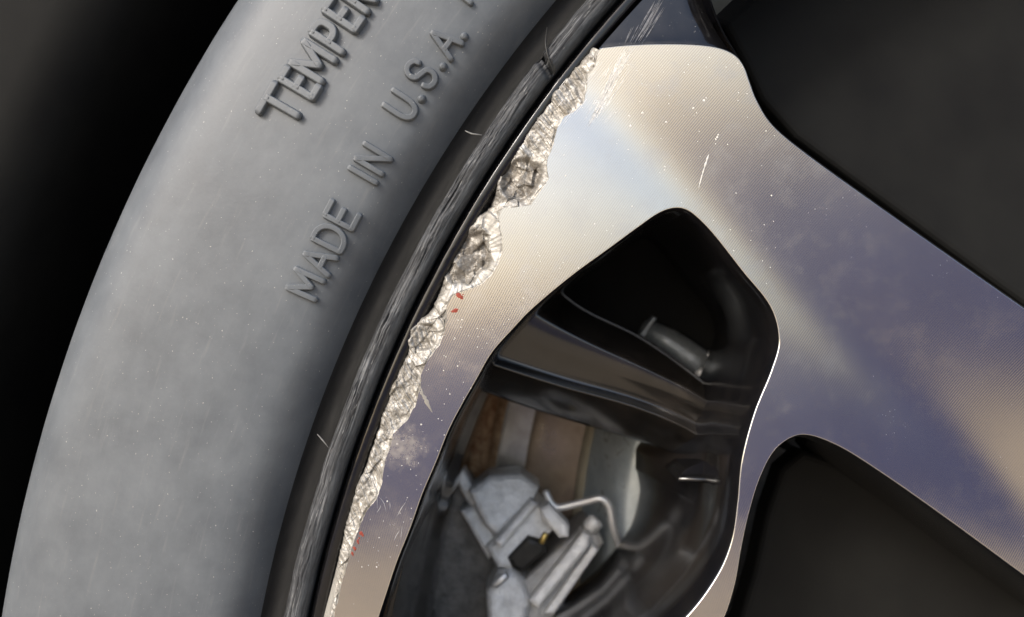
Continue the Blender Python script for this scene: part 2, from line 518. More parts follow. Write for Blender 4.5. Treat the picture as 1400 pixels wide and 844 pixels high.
liner = empty('wheel_arch_liner', (CX, 1500, CZ), 'matt black plastic wheel arch liner in the dark behind the tyre', 'arch liner')
lprof = [(1300, 90), (1000, 100), (700, 112), (640, 130), (625, 200), (630, 400), (640, 900), (650, 1480), (780, 1540), (400, 1560), (-400, 1570), (-1000, 1575), (-1500, 1575), (-1800, 1575)]
lp = np.array(lprof); lt = np.radians(np.linspace(-28, 208, 120))
lathe('liner_shell', refine(lprof, 60), matt_black, liner, lt, AX, False)

# ---------------------------------------------------------------- tyre
tyre = empty('car_tyre', (CX, 400, GROUND_Z), 'dusty black rubber car tyre with raised lettering around the alloy rim', 'tyre')
side_prof_ctrl = [(70, 40), (75, 32), (82, 22), (91, 11), (102, 1), (116, -7), (135, -12), (165, -15), (220, -15), (290, -11), (345, -5), (382, 4), (410, 20), (434, 48), (452, 90), (462, 140), (467, 190)]
sp = np.array(side_prof_ctrl, float)
side_curve = spline(side_prof_ctrl, 4.0)


def side_y(s):
    return np.interp(s, side_curve[:, 0], side_curve[:, 1])


def side_disp(u, w, r, y):
    k = np.clip((r - RG - 90) / 60, 0, 1)
    n = fbm(u / 60, w / 60, 3, 3) - 0.5
    ridge = 2.0 * np.exp(-((r - RG - 215) / 9) ** 2) * 0.0
    return 0 * r, k * n * 1.2 - ridge


lathe('sidewall', side_curve, rubber, tyre, thetas, AX, True, side_disp)
tread = [(467, 190), (473, 215), (478, 260), (480, 330), (480, 800), (478, 1080), (470, 1150), (440, 1230), (380, 1290), (260, 1320), (100, 1290), (40, 1270), (0, 1260)]
lathe('tread_band', refine(tread, 18), dark_rubber, tyre, full, AX, True)
# shoulder tread blocks: separate raised lugs round the crown
lug_me = None
lug_bm_v = np.array([(x, y, z) for z in (0, 16) for x, y in ((-24, 205 + z * 0.4), (24, 215 + z * 0.4), (24, 430), (-24, 420))], float)
lug_v = []
for a, b, c_ in lug_bm_v:
    k = 0.94 if c_ > 0 else 1.0
    lug_v.append((464 + c_ + RG, b, a * k))
lug_f = [(0, 3, 2, 1), (4, 5, 6, 7), (0, 1, 5, 4), (1, 2, 6, 5), (2, 3, 7, 6), (3, 0, 4, 7)]
lug_mesh = bpy.data.meshes.new('tread_block')
lug_mesh.from_pydata((np.array(lug_v) * K).tolist(), [], lug_f)
lug_mesh.materials.append(dark_rubber.m)
for k in range(40):
    th = math.radians(120 + k * 1.5)
    o = bpy.data.objects.new('tread_block', lug_mesh)
    o.parent = tyre
    o.location = Vector((0, -400, CZ - GROUND_Z)) * K
    o.rotation_euler = (0, -th, 0)
    col.objects.link(o)

# valley between the sidewall and the rim protector rib
valley = [(29, 8), (32, 22), (37, 36), (44, 46), (54, 50), (63, 47), (70, 40)]  # rubber blacker than the sidewall, painting in the groove's shade
lathe('valley', refine(valley, 3.0), dark_rubber, tyre, thetas, AX, True,
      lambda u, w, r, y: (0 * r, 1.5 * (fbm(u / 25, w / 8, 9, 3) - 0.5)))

# rim protector rib, scuffed into strings
TH_CUT = polar(*W(757, 97)[[0, 2]])[1]
rib_prof = refine([(3, 62), (2, 24), (3, 8), (5, 2), (9, -2), (15, -3.5), (21, -3.5), (27, -1), (31, 6), (33, 14), (34, 26)], 0.9)


def rib_disp(u, w, r, y):
    s = r - RG
    top = np.clip((s + 1) / 6, 0, 1) * np.clip((40 - s) / 8, 0, 1)
    st = ridged(u / 55 + 0.12 * w, w / 3.2, 5, 3) - 0.5
    st2 = ridged(u / 22 - 0.1 * w, w / 1.9, 8, 2) - 0.5
    wear = np.clip((fbm(u / 70, w / 14, 12, 3) - 0.36) * 4, 0.1, 1)
    lump = fbm(u / 40, w / 30, 21, 2) - 0.5
    dy = top * (-(st * 5.5 + st2 * 2.6) * wear * np.clip((s - 9) / 7, 0.08, 1) - lump * 5.0)
    # a torn notch across the rib
    d = (u - TH_CUT * RG) + (s - 8) * 0.35
    notch = np.exp(-(d / 2.6) ** 2) + 0.45 * np.exp(-((d - 7) / 5.0) ** 2)
    dy = dy + notch * 20 * np.clip((s - 0) / 6, 0.3, 1)
    dr = top * (fbm(u / 30, w * 0, 33, 3) - 0.5) * 2.5
    return dr, dy


lathe('protector_rib', rib_prof, rib_mat, tyre, thetas, AX, True, rib_disp)


# raised lettering ------------------------------------------------
def to_side(px, py):
    """point of the sidewall seen at a photograph position -> (s, theta)"""
    d = 0.0
    for _ in range(6):
        p = W(px, py, d); r, t = polar(p[0], p[2]); d = float(side_y(r - RG))
    return r - RG, t


def side_pt(s, t, raise_):
    r = RG + s
    return np.array([CX + r * math.cos(t), side_y(s) - raise_, CZ + r * math.sin(t)])


GL = {   # strokes in a 0..1 wide, 0..1 high cell
    'M': ([[(0, 0), (0, 1)], [(0, 1), (0.5, 0.28)], [(0.5, 0.28), (1, 1)], [(1, 1), (1, 0)]]),
    'A': ([[(0, 0), (0.5, 1)], [(0.5, 1), (1, 0)], [(0.2, 0.36), (0.8, 0.36)]]),
    'D': ([[(0, 0), (0, 1)], [(0, 1), (0.45, 1), (0.8, 0.88), (1, 0.65), (1, 0.35), (0.8, 0.12), (0.45, 0), (0, 0)]]),
    'E': ([[(0, 0), (0, 1)], [(0, 1), (1, 1)], [(0, 0.52), (0.85, 0.52)], [(0, 0), (1, 0)]]),
    'I': ([[(0.5, 0), (0.5, 1)]]),
    'N': ([[(0, 0), (0, 1)], [(0, 1), (1, 0)], [(1, 0), (1, 1)]]),
    'U': ([[(0, 1), (0, 0.35), (0.1, 0.13), (0.32, 0.01), (0.68, 0.01), (0.9, 0.13), (1, 0.35), (1, 1)]]),
    'S': ([[(0.97, 0.76), (0.88, 0.92), (0.62, 1), (0.35, 1), (0.1, 0.9), (0.02, 0.74), (0.12, 0.58), (0.5, 0.5), (0.88, 0.42), (0.98, 0.26), (0.9, 0.1), (0.65, 0), (0.35, 0), (0.1, 0.08), (0.02, 0.24)]]),
    'T': ([[(0, 1), (1, 1)], [(0.5, 1), (0.5, 0)]]),
    'P': ([[(0, 0), (0, 1)], [(0, 1), (0.6, 1), (0.93, 0.9), (1, 0.74), (0.93, 0.56), (0.6, 0.46), (0, 0.46)]]),
    'R': ([[(0, 0), (0, 1)], [(0, 1), (0.6, 1), (0.93, 0.9), (1, 0.74), (0.93, 0.56), (0.6, 0.46), (0, 0.46)], [(0.5, 0.46), (1, 0)]]),
}
CS = [(-1.3, -0.12), (-1.1, 0.12), (-0.98, 0.7), (-0.84, 0.95), (-0.6, 1.0), (0, 0.9), (0.6, 1.0), (0.84, 0.95), (0.98, 0.7), (1.1, 0.12), (1.3, -0.12)]


def stroke_mesh(path, hw, raise_, s0, t0):
    p = np.array(path, float)
    if len(p) > 2: p = spline(p, 1.5)
    else:
        n = max(3, int(np.linalg.norm(p[1] - p[0]) / 2)); p = p[0] + (p[1] - p[0]) * np.linspace(0, 1, n)[:, None]
    t = np.gradient(p, axis=0); t /= np.linalg.norm(t, axis=1)[:, None]
    st = []
    for e in (1.0, 0.85, 0.5): st.append((p[0] - t[0] * hw * e * 0.9, t[0], math.sqrt(max(0.02, 1 - e * e))))
    for k in range(len(p)): st.append((p[k], t[k], 1.0))
    for e in (0.5, 0.85, 1.0): st.append((p[-1] + t[-1] * hw * e * 0.9, t[-1], math.sqrt(max(0.02, 1 - e * e))))
    v = []
    for c0, tt, sc in st:
        nn = np.array([-tt[1], tt[0]])
        for a, h in CS:
            q = c0 + nn * a * hw * sc
            hh = h * raise_ * (0.35 + 0.65 * sc) if h > 0 else h * raise_
            v.append(side_pt(s0 + q[1], t0 - q[0] / (RG + s0), hh))
    v = np.array(v); f = grid_faces(len(st), len(CS))
    return v, f


def letter(ch, foot, foot2, height, hw, raise_, lab, shear=0.0):
    """foot, foot2: photograph positions of the glyph's lower left and lower right corners"""
    s0, t0 = to_side(*foot); s1, t1 = to_side(*foot2)
    width = (t0 - t1) * (RG + s0)
    V = []; F = []; n = 0
    for k, stv in enumerate(GL[ch]):
        path = [(x * width + shear * y, y * height) for x, y in stv]
        v, f = stroke_mesh(path, hw, raise_ + 0.09 * k, s0, t0)
        V.append(v); F.append(f + n); n += len(v)
    V = np.vstack(V); F = outward(V, np.vstack(F), EYE)
    r = (np.hypot(V[:, 0] - CX, V[:, 2] - CZ)); u = np.arctan2(V[:, 2] - CZ, V[:, 0] - CX) * RG
    build('raised_letter', V, F, rubber, tyre, uv=np.c_[u, r - RG], label=lab)


def dot(px, py, rad, raise_):
    s0, t0 = to_side(px, py)
    V = []; rings = [(1.35, -0.15), (1.0, 0.5), (0.75, 0.88), (0.4, 1.0), (0.05, 0.95)]
    for k, h in rings:
        for a in np.linspace(0, 2 * math.pi, 16, endpoint=False):
            V.append(side_pt(s0 + rad * k * math.sin(a), t0 - rad * k * math.cos(a) / RG, h * raise_))
    V = np.array(V); F = []
    for k in range(len(rings) - 1):
        for i in range(16):
            j = (i + 1) % 16
            F.append((k * 16 + i, k * 16 + j, (k + 1) * 16 + j, (k + 1) * 16 + i))
    F = outward(V, np.array(F), EYE)
    r = np.hypot(V[:, 0] - CX, V[:, 2] - CZ)
    build('raised_full_stop', V, F, rubber, tyre, uv=np.c_[np.arctan2(V[:, 2] - CZ, V[:, 0] - CX) * RG, r - RG])


H1 = 40
for ch, a, b in [('M', (432, 410), (445, 386)), ('A', (450, 377), (462, 354)), ('D', (466, 345), (477, 323)), ('E', (482, 314), (492, 295)),
                 ('I', (511, 258), (518, 243)), ('N', (523, 239), (535, 219)), ('U', (560, 167), (572, 147)), ('S', (587, 124), (599, 105)), ('A', (617, 82), (631, 60))]:
    letter(ch, a, b, H1, 3.9, 7.0, 'raised rubber letter %s' % ch)
for a in [(577, 136), (606, 92), (635, 51)]:
    dot(*a, 4.9, 7.0)
H2 = 50
for ch, a, b in [('T', (398, 178), (421, 142)), ('E', (428, 135), (437, 120)), ('M', (441, 113), (461, 86)), ('P', (469, 73), (480, 56)), ('E', (486, 43), (497, 28)), ('R', (503, 18), (514, 2))]:
    letter(ch, a, b, H2, 5.4, 10.0, 'raised rubber letter %s' % ch)
# foot of the next raised letter, cut by the photograph's top edge
letter('I', (639, 12), (648, -2), H1, 3.9, 7.0, 'raised rubber stroke')

# loose rubber whiskers lying on the valley and rib
def whisker(pts, rad, mat, d=-4):
    P = np.array([W(a, b, dd) for a, b, dd in pts])
    q = spline(P, 2.0)
    n = len(q); rr_ = rad * (0.45 + 0.55 * np.sin(np.linspace(0.25, math.pi - 0.1, n)))
    tube('rubber_whisker', q, rr_, mat, tyre, seg=6)


whisker([(636, 179, 5), (645, 183, -3), (652, 184, -2), (659, 185, 2)], 1.1, whisker_mat)
whisker([(434, 594, 20), (441, 602, 8), (449, 612, 10)], 1.0, whisker_mat)
whisker([(748, 38, 10), (746, 60, -4), (750, 80, -8), (757, 98, -6)], 1.3, pad_mat)

# ---------------------------------------------------------------- alloy wheel: outlines
wheel = empty('alloy_wheel', (CX, 300, GROUND_Z + 470), 'black and diamond cut alloy wheel with a kerb damaged outer rim edge', 'wheel')

rash_out = [(830, 40), (807, 69), (786, 91), (765, 115), (742, 150), (722, 180), (705, 207), (684, 234), (677, 262), (671, 281), (657, 291), (641, 308), (632, 321), (618, 348), (607, 371), (604, 392), (592, 421), (572, 440), (560, 452), (557, 470), (555, 484), (543, 513), (530, 540), (519, 572), (511, 604), (500, 632), (489, 660), (480, 683), (473, 712), (466, 738), (461, 764), (455, 788), (448, 815), (440, 844), (428, 900), (420, 960)]
rash_in = [(838, 46), (820, 68), (816, 76), (814, 92), (804, 103), (803, 122), (797, 142), (787, 152), (771, 160), (762, 175), (757, 195), (751, 211), (747, 226), (750, 243), (747, 252), (737, 264), (726, 280), (704, 284), (690, 284), (683, 290), (683, 305), (687, 325), (687, 343), (681, 362), (673, 376), (660, 388), (645, 395), (631, 399), (619, 405), (611, 419), (611, 437), (608, 452), (602, 472), (587, 490), (577, 507), (574, 532), (567, 557), (555, 577), (538, 593), (533, 612), (526, 633), (522, 663), (515, 683), (502, 698), (492, 718), (487, 733), (480, 753), (475, 773), (466, 803), (457, 844), (438, 910), (430, 965)]


def rt(pts):
    p = np.array([W(a, b) for a, b in pts]); r, t = polar(p[:, 0], p[:, 2])
    o = np.argsort(t); return t[o], r[o]


to_, ro_ = rt(rash_out); ti_, ri_ = rt(rash_in)
T_TOP = polar(*W(819, 69)[[0, 2]])[1]
T_BOT = polar(*W(420, 960)[[0, 2]])[1] - 0.002
rash_t = np.arange(T_TOP, T_BOT, 0.75 / RO)
jit = (fbm(rash_t * RO / 7, rash_t * 0 + 3.3, 41, 3) - 0.5)
r_in = np.interp(rash_t, ti_, ri_) + jit * 3.2
r_out = np.interp(rash_t, to_, ro_) + (fbm(rash_t * RO / 9, rash_t * 0 + 9.1, 43, 3) - 0.5) * 4.0
fade = np.clip((rash_t - polar(*W(470, 720)[[0, 2]])[1]) / 0.02, 0, 1)
r_out = r_out * (1 - fade) + np.interp(rash_t, to_, ro_) * fade
r_out = np.maximum(r_out, r_in + 5)


def soft(t, w):
    return w * np.logaddexp(0, t / w)


def face_y(x, z):
    """depth of the machined face: flat flange, the spoke falling away past a soft crease"""
    px = x + 700; py = 422 - z
    # crease from (790,140) to (935,275)
    ex, ey = (935 - 790), (275 - 140); L = math.hypot(ex, ey)
    t = ((px - 790) * ey - (py - 140) * ex) / L          # > 0 towards the upper right
    y = 0.065 * soft(t + 34, 12) - 0.205 * soft(t - 12, 16)
    # the flange rolls a little towards its lower half
    q = soft(py - 560, 60)
    y = y + 0.0 * q
    return y


top_edge = [(819, 68), (855, 65.5), (900, 65), (950, 67.5), (980, 73), (1000, 83), (1011, 97), (1018, 115), (1028, 140), (1048, 172), (1085, 205), (1180, 275), (1320, 375), (1560, 545)]
arm_low = [(1560, 900), (1420, 800), (1300, 712), (1200, 642), (1140, 606), (1095, 594), (1062, 612), (1040, 650), (1024, 700), (1013, 750), (1004, 800), (988, 848), (935, 945), (810, 1085), (650, 1225), (520, 1330)]
win = [(1016, 370), (975, 318), (950, 293), (935, 284.5), (919, 284), (900, 291), (875, 308), (830, 341), (782, 376), (727, 422), (700, 450), (672, 482), (650, 520), (630, 555), (612, 590), (595, 633), (577, 675), (560, 723), (542, 768), (527, 813), (517, 844), (494, 930), (470, 1030), (456, 1110), (458, 1165), (478, 1195), (520, 1195), (600, 1130), (740, 1010), (860, 915), (940, 843), (982, 786), (1001, 740), (1009, 690), (1015, 630), (1032, 565), (1056, 505), (1066, 465), (1055, 420)]
win2 = [(945, -260), (952, -120), (962, -20), (970, 10), (985, 45), (1008, 84), (1022, 112), (1032, 138), (1052, 169), (1088, 201), (1183, 271), (1323, 371), (1563, 541)]

win_px = spline(win, 4.0, closed=True)
top_px = spline(top_edge, 4.0); low_px = spline(arm_low, 4.0)
r_low = np.full(40, RO - 4.0)
t_low = np.linspace(T_BOT, polar(*W(380, 1330)[[0, 2]])[1], 40)
arc_low = np.c_[CX + r_low * np.cos(t_low), CZ + r_low * np.sin(t_low)]
ed = np.c_[CX + r_in * np.cos(rash_t), CZ + r_in * np.sin(rash_t)][::2]
toxz = lambda p: np.c_[p[:, 0] - 700, 422 - p[:, 1]]
outer = np.vstack([arc_low[::-1], ed[::-1], toxz(top_px)[1:], toxz(low_px)])
hole = toxz(win_px)


def region(outer, holes, step):
    lo = outer.min(0); hi = outer.max(0)
    gx, gz = np.meshgrid(np.arange(lo[0], hi[0], step), np.arange(lo[1], hi[1], step * 0.87))
    gx = gx + (np.arange(gx.shape[0]) % 2)[:, None] * step / 2
    g = np.c_[gx.ravel(), gz.ravel()]
    loops = [outer] + holes
    allp = np.vstack(loops)
    ok = inside(outer, g[:, 0], g[:, 1])
    for h in holes: ok &= ~inside(h, g[:, 0], g[:, 1])
    g = g[ok]
    # keep clear of the outline
    keep = np.ones(len(g), bool)
    for k in range(0, len(g), 400):
        d = np.min(np.hypot(g[k:k+400, None, 0] - allp[None, :, 0], g[k:k+400, None, 1] - allp[None, :, 1]), 1)
        keep[k:k+400] = d > step * 0.45
    g = g[keep]
    P = np.vstack(loops + [g]); E_ = []; n = 0
    for l in loops:
        E_ += [(n + i, n + (i + 1) % len(l)) for i in range(len(l))]; n += len(l)
    v, e, f, *_ = geometry.delaunay_2d_cdt([Vector(p) for p in P], E_, [], 0, 1e-4)
    v = np.array([tuple(p) for p in v]); f = np.array([t for t in f if len(t) == 3])
    c = v[f].mean(1)
    ok = inside(outer, c[:, 0], c[:, 1])
    for h in holes: ok &= ~inside(h, c[:, 0], c[:, 1])
    return v, f[ok]


v2, f2 = region(outer, [hole], 14.0)
v3 = np.c_[v2[:, 0], face_y(v2[:, 0], v2[:, 1]), v2[:, 1]]
face = build('machined_face', v3, outward(v3, f2, EYE), machined, wheel, origin=AX)


def loop_normals(p, closed=True):
    t = np.roll(p, -1, 0) - np.roll(p, 1, 0)
    if not closed: t[0] = p[1] - p[0]; t[-1] = p[-1] - p[-2]
    t = t / np.linalg.norm(t, axis=1)[:, None]
    return np.c_[-t[:, 1], t[:, 0]]


def walls(name, line, rails, mat, closed, sign, eye=EYE):
    """line: x,z outline; rails: (inset, depth) or arrays per vertex"""
    n = loop_normals(line, closed) * sign
    y0 = face_y(line[:, 0], line[:, 1])
    out = []
    for ins, dep in rails:
        q = line + n * (np.asarray(ins)[:, None] if not np.isscalar(ins) else ins)
        out.append(np.c_[q[:, 0], y0 * (1 if np.mean(dep) < 60 else 0.6) + dep, q[:, 1]])
    R = np.array(out); k, m, _ = R.shape
    if closed:
        R = np.concatenate([R, R[:, :1]], 1); m += 1
    v = R.reshape(-1, 3)
    return build(name, v, outward(v, grid_faces(k, m), eye), mat, face if name == 'bright_window_edge' else wheel, origin=AX)


# window wall: the side along the slim lower spoke slopes far inwards
win_c = hole.mean(0)
nn = loop_normals(hole, True)
sgn = 1.0 if np.sum((win_c - hole) * nn) > 0 else -1.0
hp = np.c_[hole[:, 0] + 700, 422 - hole[:, 1]]
sb = ((hp[:, 0] > 560) & (hp[:, 1] > 600) & (hp[:, 0] + 0.65 * hp[:, 1] > 1240)).astype(float)
for _ in range(60):
    sb = (np.roll(sb, 1) + sb * 2 + np.roll(sb, -1)) / 4
A = lambda a, b: a + (b - a) * sb
deep = np.interp(hp[:, 1], [560, 640, 690, 731, 790, 845, 915, 1010], [20, 60, 84, 80, 55, 30, 8, 0])
walls('bright_window_edge', hole, [(-0.5, -0.12), (0.4, 0.3), (1.0, 1.6)], edge_alu, True, sgn)
walls('window_wall', hole, [(1.2, 2.2), (A(3.0, 4), A(5, 6)), (A(5.5, 7), A(14, 14)), (A(8, 11), A(34, 34)), (A(12, 9), A(120, 110)), (A(14, 8), A(160, 170)), (A(16, 12), A(200, 205)), (A(20, deep), A(300, 400)), (A(10, deep - 12), A(330, 470))], satin, True, sgn, eye=np.array([win_c[0], 0, win_c[1]]))
# top window and right-hand window walls
w2 = toxz(spline(win2, 5.0))
walls('window_wall', w2, [(-3, 9), (1, 13), (4, 22), (8, 60), (16, 160), (24, 340)], gloss, False, 1.0 if np.sum((np.array([400, 300]) - w2) * loop_normals(w2, False)) > 0 else -1.0, eye=np.array([400, -200, 350]))
l3 = toxz(low_px)
s3 = 1.0 if np.sum((np.array([450, -500]) - l3) * loop_normals(l3, False)) > 0 else -1.0
walls('bright_window_edge', l3, [(-0.5, -0.12), (0.4, 0.3), (1.0, 1.6)], edge_alu, False, s3)
walls('window_wall', l3, [(1.2, 2.2), (3, 5), (6, 14), (10, 60), (16, 160), (22, 340)], gloss, False, s3, eye=np.array([450, -200, -500]))
te = toxz(top_px)
s4 = 1.0 if np.sum((np.array([250, 600]) - te) * loop_normals(te, False)) > 0 else -1.0
walls('bright_window_edge', te, [(-0.6, -0.15), (0.8, 0.6), (2.0, 3.0)], edge_alu, False, s4)

# gloss black pocket above the machined face
t_top = np.linspace(polar(*W(1010, -260)[[0, 2]])[1], T_TOP, 90)
arc_top = np.c_[CX + (RO - 6) * np.cos(t_top), CZ + (RO - 6) * np.sin(t_top)]
pk = np.vstack([arc_top, toxz(np.array([(826, 78), (860, 74), (900, 74), (950, 76), (985, 84), (1004, 96), (1014, 118)], float)), w2[::-1][w2[::-1][:, 0] < 322]])
vp, fp = region(pk, [], 7.0)
dist = np.min(np.hypot(vp[:, None, 0] - te[None, :, 0], vp[:, None, 1] - te[None, :, 1]), 1)
up_side = np.where(422 - vp[:, 1] < 80, dist, 0)
yp = face_y(vp[:, 0], vp[:, 1]) * np.exp(-up_side / 60) + 3.5 + 9 * (1 - np.exp(-up_side / 16)) + 0.10 * up_side * 0.5 + 1.2 * (fbm(vp[:, 0] / 30, vp[:, 1] / 30, 77, 2) - 0.5)
d2 = np.min(np.hypot(vp[:, None, 0] - w2[None, :, 0], vp[:, None, 1] - w2[None, :, 1]), 1)
yp = yp + 14 * np.exp(-(d2 / 11) ** 1.5)
vp3 = np.c_[vp[:, 0], yp, vp[:, 1]]
build('painted_pocket', vp3, outward(vp3, fp, EYE), gloss, wheel, origin=AX)

slab('dark_opening_plate', [(940, -240), (962, -20), (978, 20), (1016, 90), (1040, 140), (1085, 190), (1320, 360), (1600, 560), (1600, -240)], 235, 60, 12, matt_black, wheel, (0.06, 0.05), segs=3)  # matt black plates added to stand in for shade in both side openings
slab('dark_opening_plate', [(1560, 930), (1300, 735), (1140, 630), (1095, 615), (1066, 640), (1046, 700), (1030, 780), (1010, 850), (950, 950), (700, 1230), (1560, 1300)], 235, 60, 12, matt_black, wheel, (0.03, -0.05), segs=3)

# black rim lip (lathe) under the damaged edge and down into the bead
lip_prof = [(1.5, 90), (0, 30), (-1.5, 22), (-4, 15), (-8, 12), (-14, 12), (-19, 14), (-26, 34), (-40, 44), (-110, 60)]
lathe('rim_lip', refine(lip_prof, 2.0), satin, wheel, thetas, AX, True,
      lambda u, w, r, y: (1.0 * (fbm(u / 50, w / 50, 55, 3) - 0.5), 0.7 * (fbm(u / 31, w / 17, 57, 3) - 0.5)))
barrel = [(-110, 60), (-118, 150), (-130, 330), (-150, 420), (-155, 700), (-120, 1000), (-60, 1240), (0, 1270)]
lathe('wheel_barrel', refine(barrel, 40), gloss, wheel, full, AX, True)

# ---------------------------------------------------------------- kerb rash
NV = 56
vv_ = np.linspace(0, 1, NV)
T, V_ = np.meshgrid(rash_t, vv_, indexing='ij')
Ri = r_in[:, None]; Ro = r_out[:, None]
r = Ri + (Ro - Ri) * V_
X = CX + r * np.cos(T); Z = CZ + r * np.sin(T)
px = X + 700; py = 422 - Z
u = T * RO; w = r
wid = Ro - Ri
din = r - Ri; dout = Ro - r
f0 = face_y(X, Z)
# which character along the rim
k_top = np.clip((230 - py) / 30, 0, 1)                     # combed strings across the edge
k_low = np.clip((py - 420) / 40, 0, 1)                     # long diagonal tears
k_mid = 1 - np.maximum(k_top, k_low)
drop = 2.4 * (1 - np.exp(-din / 1.0)) + 8.0 * (1 - np.exp(-din / np.maximum(6, wid * 0.4)))
wu = u + 9 * (fbm(u / 30, w / 30, 101, 2) - 0.5); ww = w + 9 * (fbm(u / 30, w / 30, 103, 2) - 0.5)


def shards(a, b, seed, tilt):
    """flat torn facets: the height of the nearest tilted cell"""
    ia = np.floor(a); ib = np.floor(b); best = np.full(a.shape, 1e9); val = np.zeros(a.shape)
    for da in (-1, 0, 1):
        for db in (-1, 0, 1):
            ca, cb = ia + da, ib + db
            xa = ca + hash2(ca, cb, seed); xb = cb + hash2(ca, cb, seed + 5)
            d = (a - xa) ** 2 + (b - xb) ** 2
            hgt = (hash2(ca, cb, seed + 9) - 0.5) + tilt * ((a - xa) * (hash2(ca, cb, seed + 11) - 0.5) + (b - xb) * (hash2(ca, cb, seed + 13) - 0.5))
            m = d < best
            best = np.where(m, d, best); val = np.where(m, hgt, val)
    return val


comb = fbm(wu / 3.4 + w * 0.10, w / 45, 61, 2) - 0.5
comb2 = fbm(wu / 9 + w * 0.03, w / 60, 62, 2) - 0.5
tear = shards((wu + ww * 0.7) / 30, (ww - wu * 0.5) / 15, 67, 1.3)
tear2 = fbm((wu + ww * 0.8) / 3.6, (ww - wu * 0.5) / 26, 69, 2) - 0.5
rock = shards(wu / 19, ww / 15, 71, 1.4)
block = fbm(u / 34, w / 24, 73, 2) - 0.5
tiny = fbm(u / 3.2, w / 3.2, 79, 2) - 0.5
env = np.clip(din / 4, 0, 1)
h = env * (k_top * (comb * 4.5 + comb2 * 7 + block * 8) + k_low * (tear * 5.5 + tear2 * 4.5 + block * 9) + k_mid * (rock * 6.5 + comb2 * 3 + block * 8) + tiny * 1.6)
# crescent chips: a combed bank near the face and a rough floor
chip = np.zeros_like(r); grime = np.zeros_like(r)
banks = []
for cx, cy, rad, sq, dep, bk in [(634, 350, 52, 0.86, 9, 1.0), (712, 246, 40, 0.8, 7, 0.35), (579, 462, 28, 0.9, 4, 0.6)]:
    ddx = (px - cx); ddy = (py - cy)
    al = ddx * 0.45 - ddy * 0.89; ac = ddx * 0.89 + ddy * 0.45       # along and across the rim
    d = np.hypot(al * sq, ac) * (1 + 0.55 * (fbm(px / 20, py / 20, 111, 3) - 0.5))
    inn = np.clip((rad * 0.72 - d) / (rad * 0.22), 0, 1)
    chip += dep * inn * inn * (3 - 2 * inn)
    right = np.clip((ac + 4) / 12, 0, 1)
    ang = np.arctan2(ddy, ddx)
    bank = np.clip((d - rad * 0.6) / (rad * 0.1), 0, 1) * np.clip((rad * 1.15 - d) / (rad * 0.1), 0, 1) * right * bk
    banks.append((bank, 0.30 * din + 4.5 * (fbm(ang * 9, d / 90, 91, 2) - 0.5) + 1.0))
    grime = np.maximum(grime, inn * (0.4 + 0.6 * (dep > 5)))
edge_roll = 7.0 * np.exp(-dout / 2.2)
y = np.minimum(f0 + drop + chip - h, f0 + 22)
clean = np.zeros_like(r)
for bank, yb in banks:
    y = y * (1 - bank) + (f0 + yb) * bank
    clean = np.maximum(clean, bank)
y = y + 3.0 * np.exp(-din / 1.1) * (din > 0.3)
y = y + edge_roll
y = np.maximum(y, f0 + 0.4 * np.clip(din, 0, 1.0) - 0.05)
# smooth bright chamfer towards the foot of the photograph
pol = np.clip((py - 740) / 70, 0, 1) * np.clip((V_ - 0.35) / 0.2, 0, 1)
y = y * (1 - pol) + (f0 + 2 + 15 * V_) * pol
clean = np.maximum(clean, pol)
# skirt down to the lip
ys = np.concatenate([y, y[:, -1:] + 12], 1)
rs = np.concatenate([r, r[:, -1:] + 2.5], 1)
Ts = np.concatenate([T, T[:, -1:]], 1)
vr = np.stack([CX + rs * np.cos(Ts), ys, CZ + rs * np.sin(Ts)], -1).reshape(-1, 3)
fr = outward(vr, grid_faces(len(rash_t), NV + 1), EYE)
rash = build('kerb_rash', vr, fr, rash_mat, wheel, origin=AX, uv=np.c_[(Ts * RO).ravel(), rs.ravel()], label='ragged silver kerb rash gouged along the outer rim edge')
gr_ = np.concatenate([grime, grime[:, -1:]], 1).ravel()
at2 = rash.data.attributes.new('clean', 'FLOAT', 'POINT'); at2.data.foreach_set('value', np.concatenate([clean, clean[:, -1:]], 1).ravel().astype(np.float32))
at = rash.data.attributes.new('grime', 'FLOAT', 'POINT'); at.data.foreach_set('value', gr_.astype(np.float32))

# raised burr along the inner border of the damage
# stray gouge running off the damage
def on_face(px, py, up=0.25):
    x, z = px - 700, 422 - py
    return np.array([x, float(face_y(x, z)) - up, z])


def sliver(pts, hw, up=0.22):
    p = spline(np.array([on_face(a, b, up) for a, b in pts]), 2.5)
    n = len(p)
    t = np.gradient(p, axis=0)[:, [0, 2]]; t /= np.linalg.norm(t, axis=1)[:, None]
    k = hw * np.sin(np.linspace(0.12, math.pi - 0.12, n)) * (0.7 + 0.6 * rng.random(n))
    L = p.copy(); R_ = p.copy()
    L[:, 0] += -t[:, 1] * k; L[:, 2] += t[:, 0] * k; R_[:, 0] -= -t[:, 1] * k; R_[:, 2] -= t[:, 0] * k
    mid = p.copy(); mid[:, 1] -= 0.25 * hw
    L[:, 1] += 0.3; R_[:, 1] += 0.3
    v = np.stack([L, mid, R_], 1).reshape(-1, 3)
    return v, grid_faces(n, 3)


def joined(name, items, mat, parent, **kw):
    V = []; F = []; n = 0
    for v, f in items:
        V.append(v); F.append(outward(v, np.asarray(f), EYE) + n); n += len(v)
    return build(name, np.vstack(V), np.vstack(F), mat, parent, **kw)


joined('gouge', [sliver([(573, 534), (580, 543), (585, 553), (591, 564)], 2.6, 0.4), sliver([(574, 526), (577, 536), (583, 552)], 1.3, 0.4)], rash_mat, face)

# fine scratches across the face and the pocket
scr = []
vp_px = np.c_[vp[:, 0] + 700, 422 - vp[:, 1]]


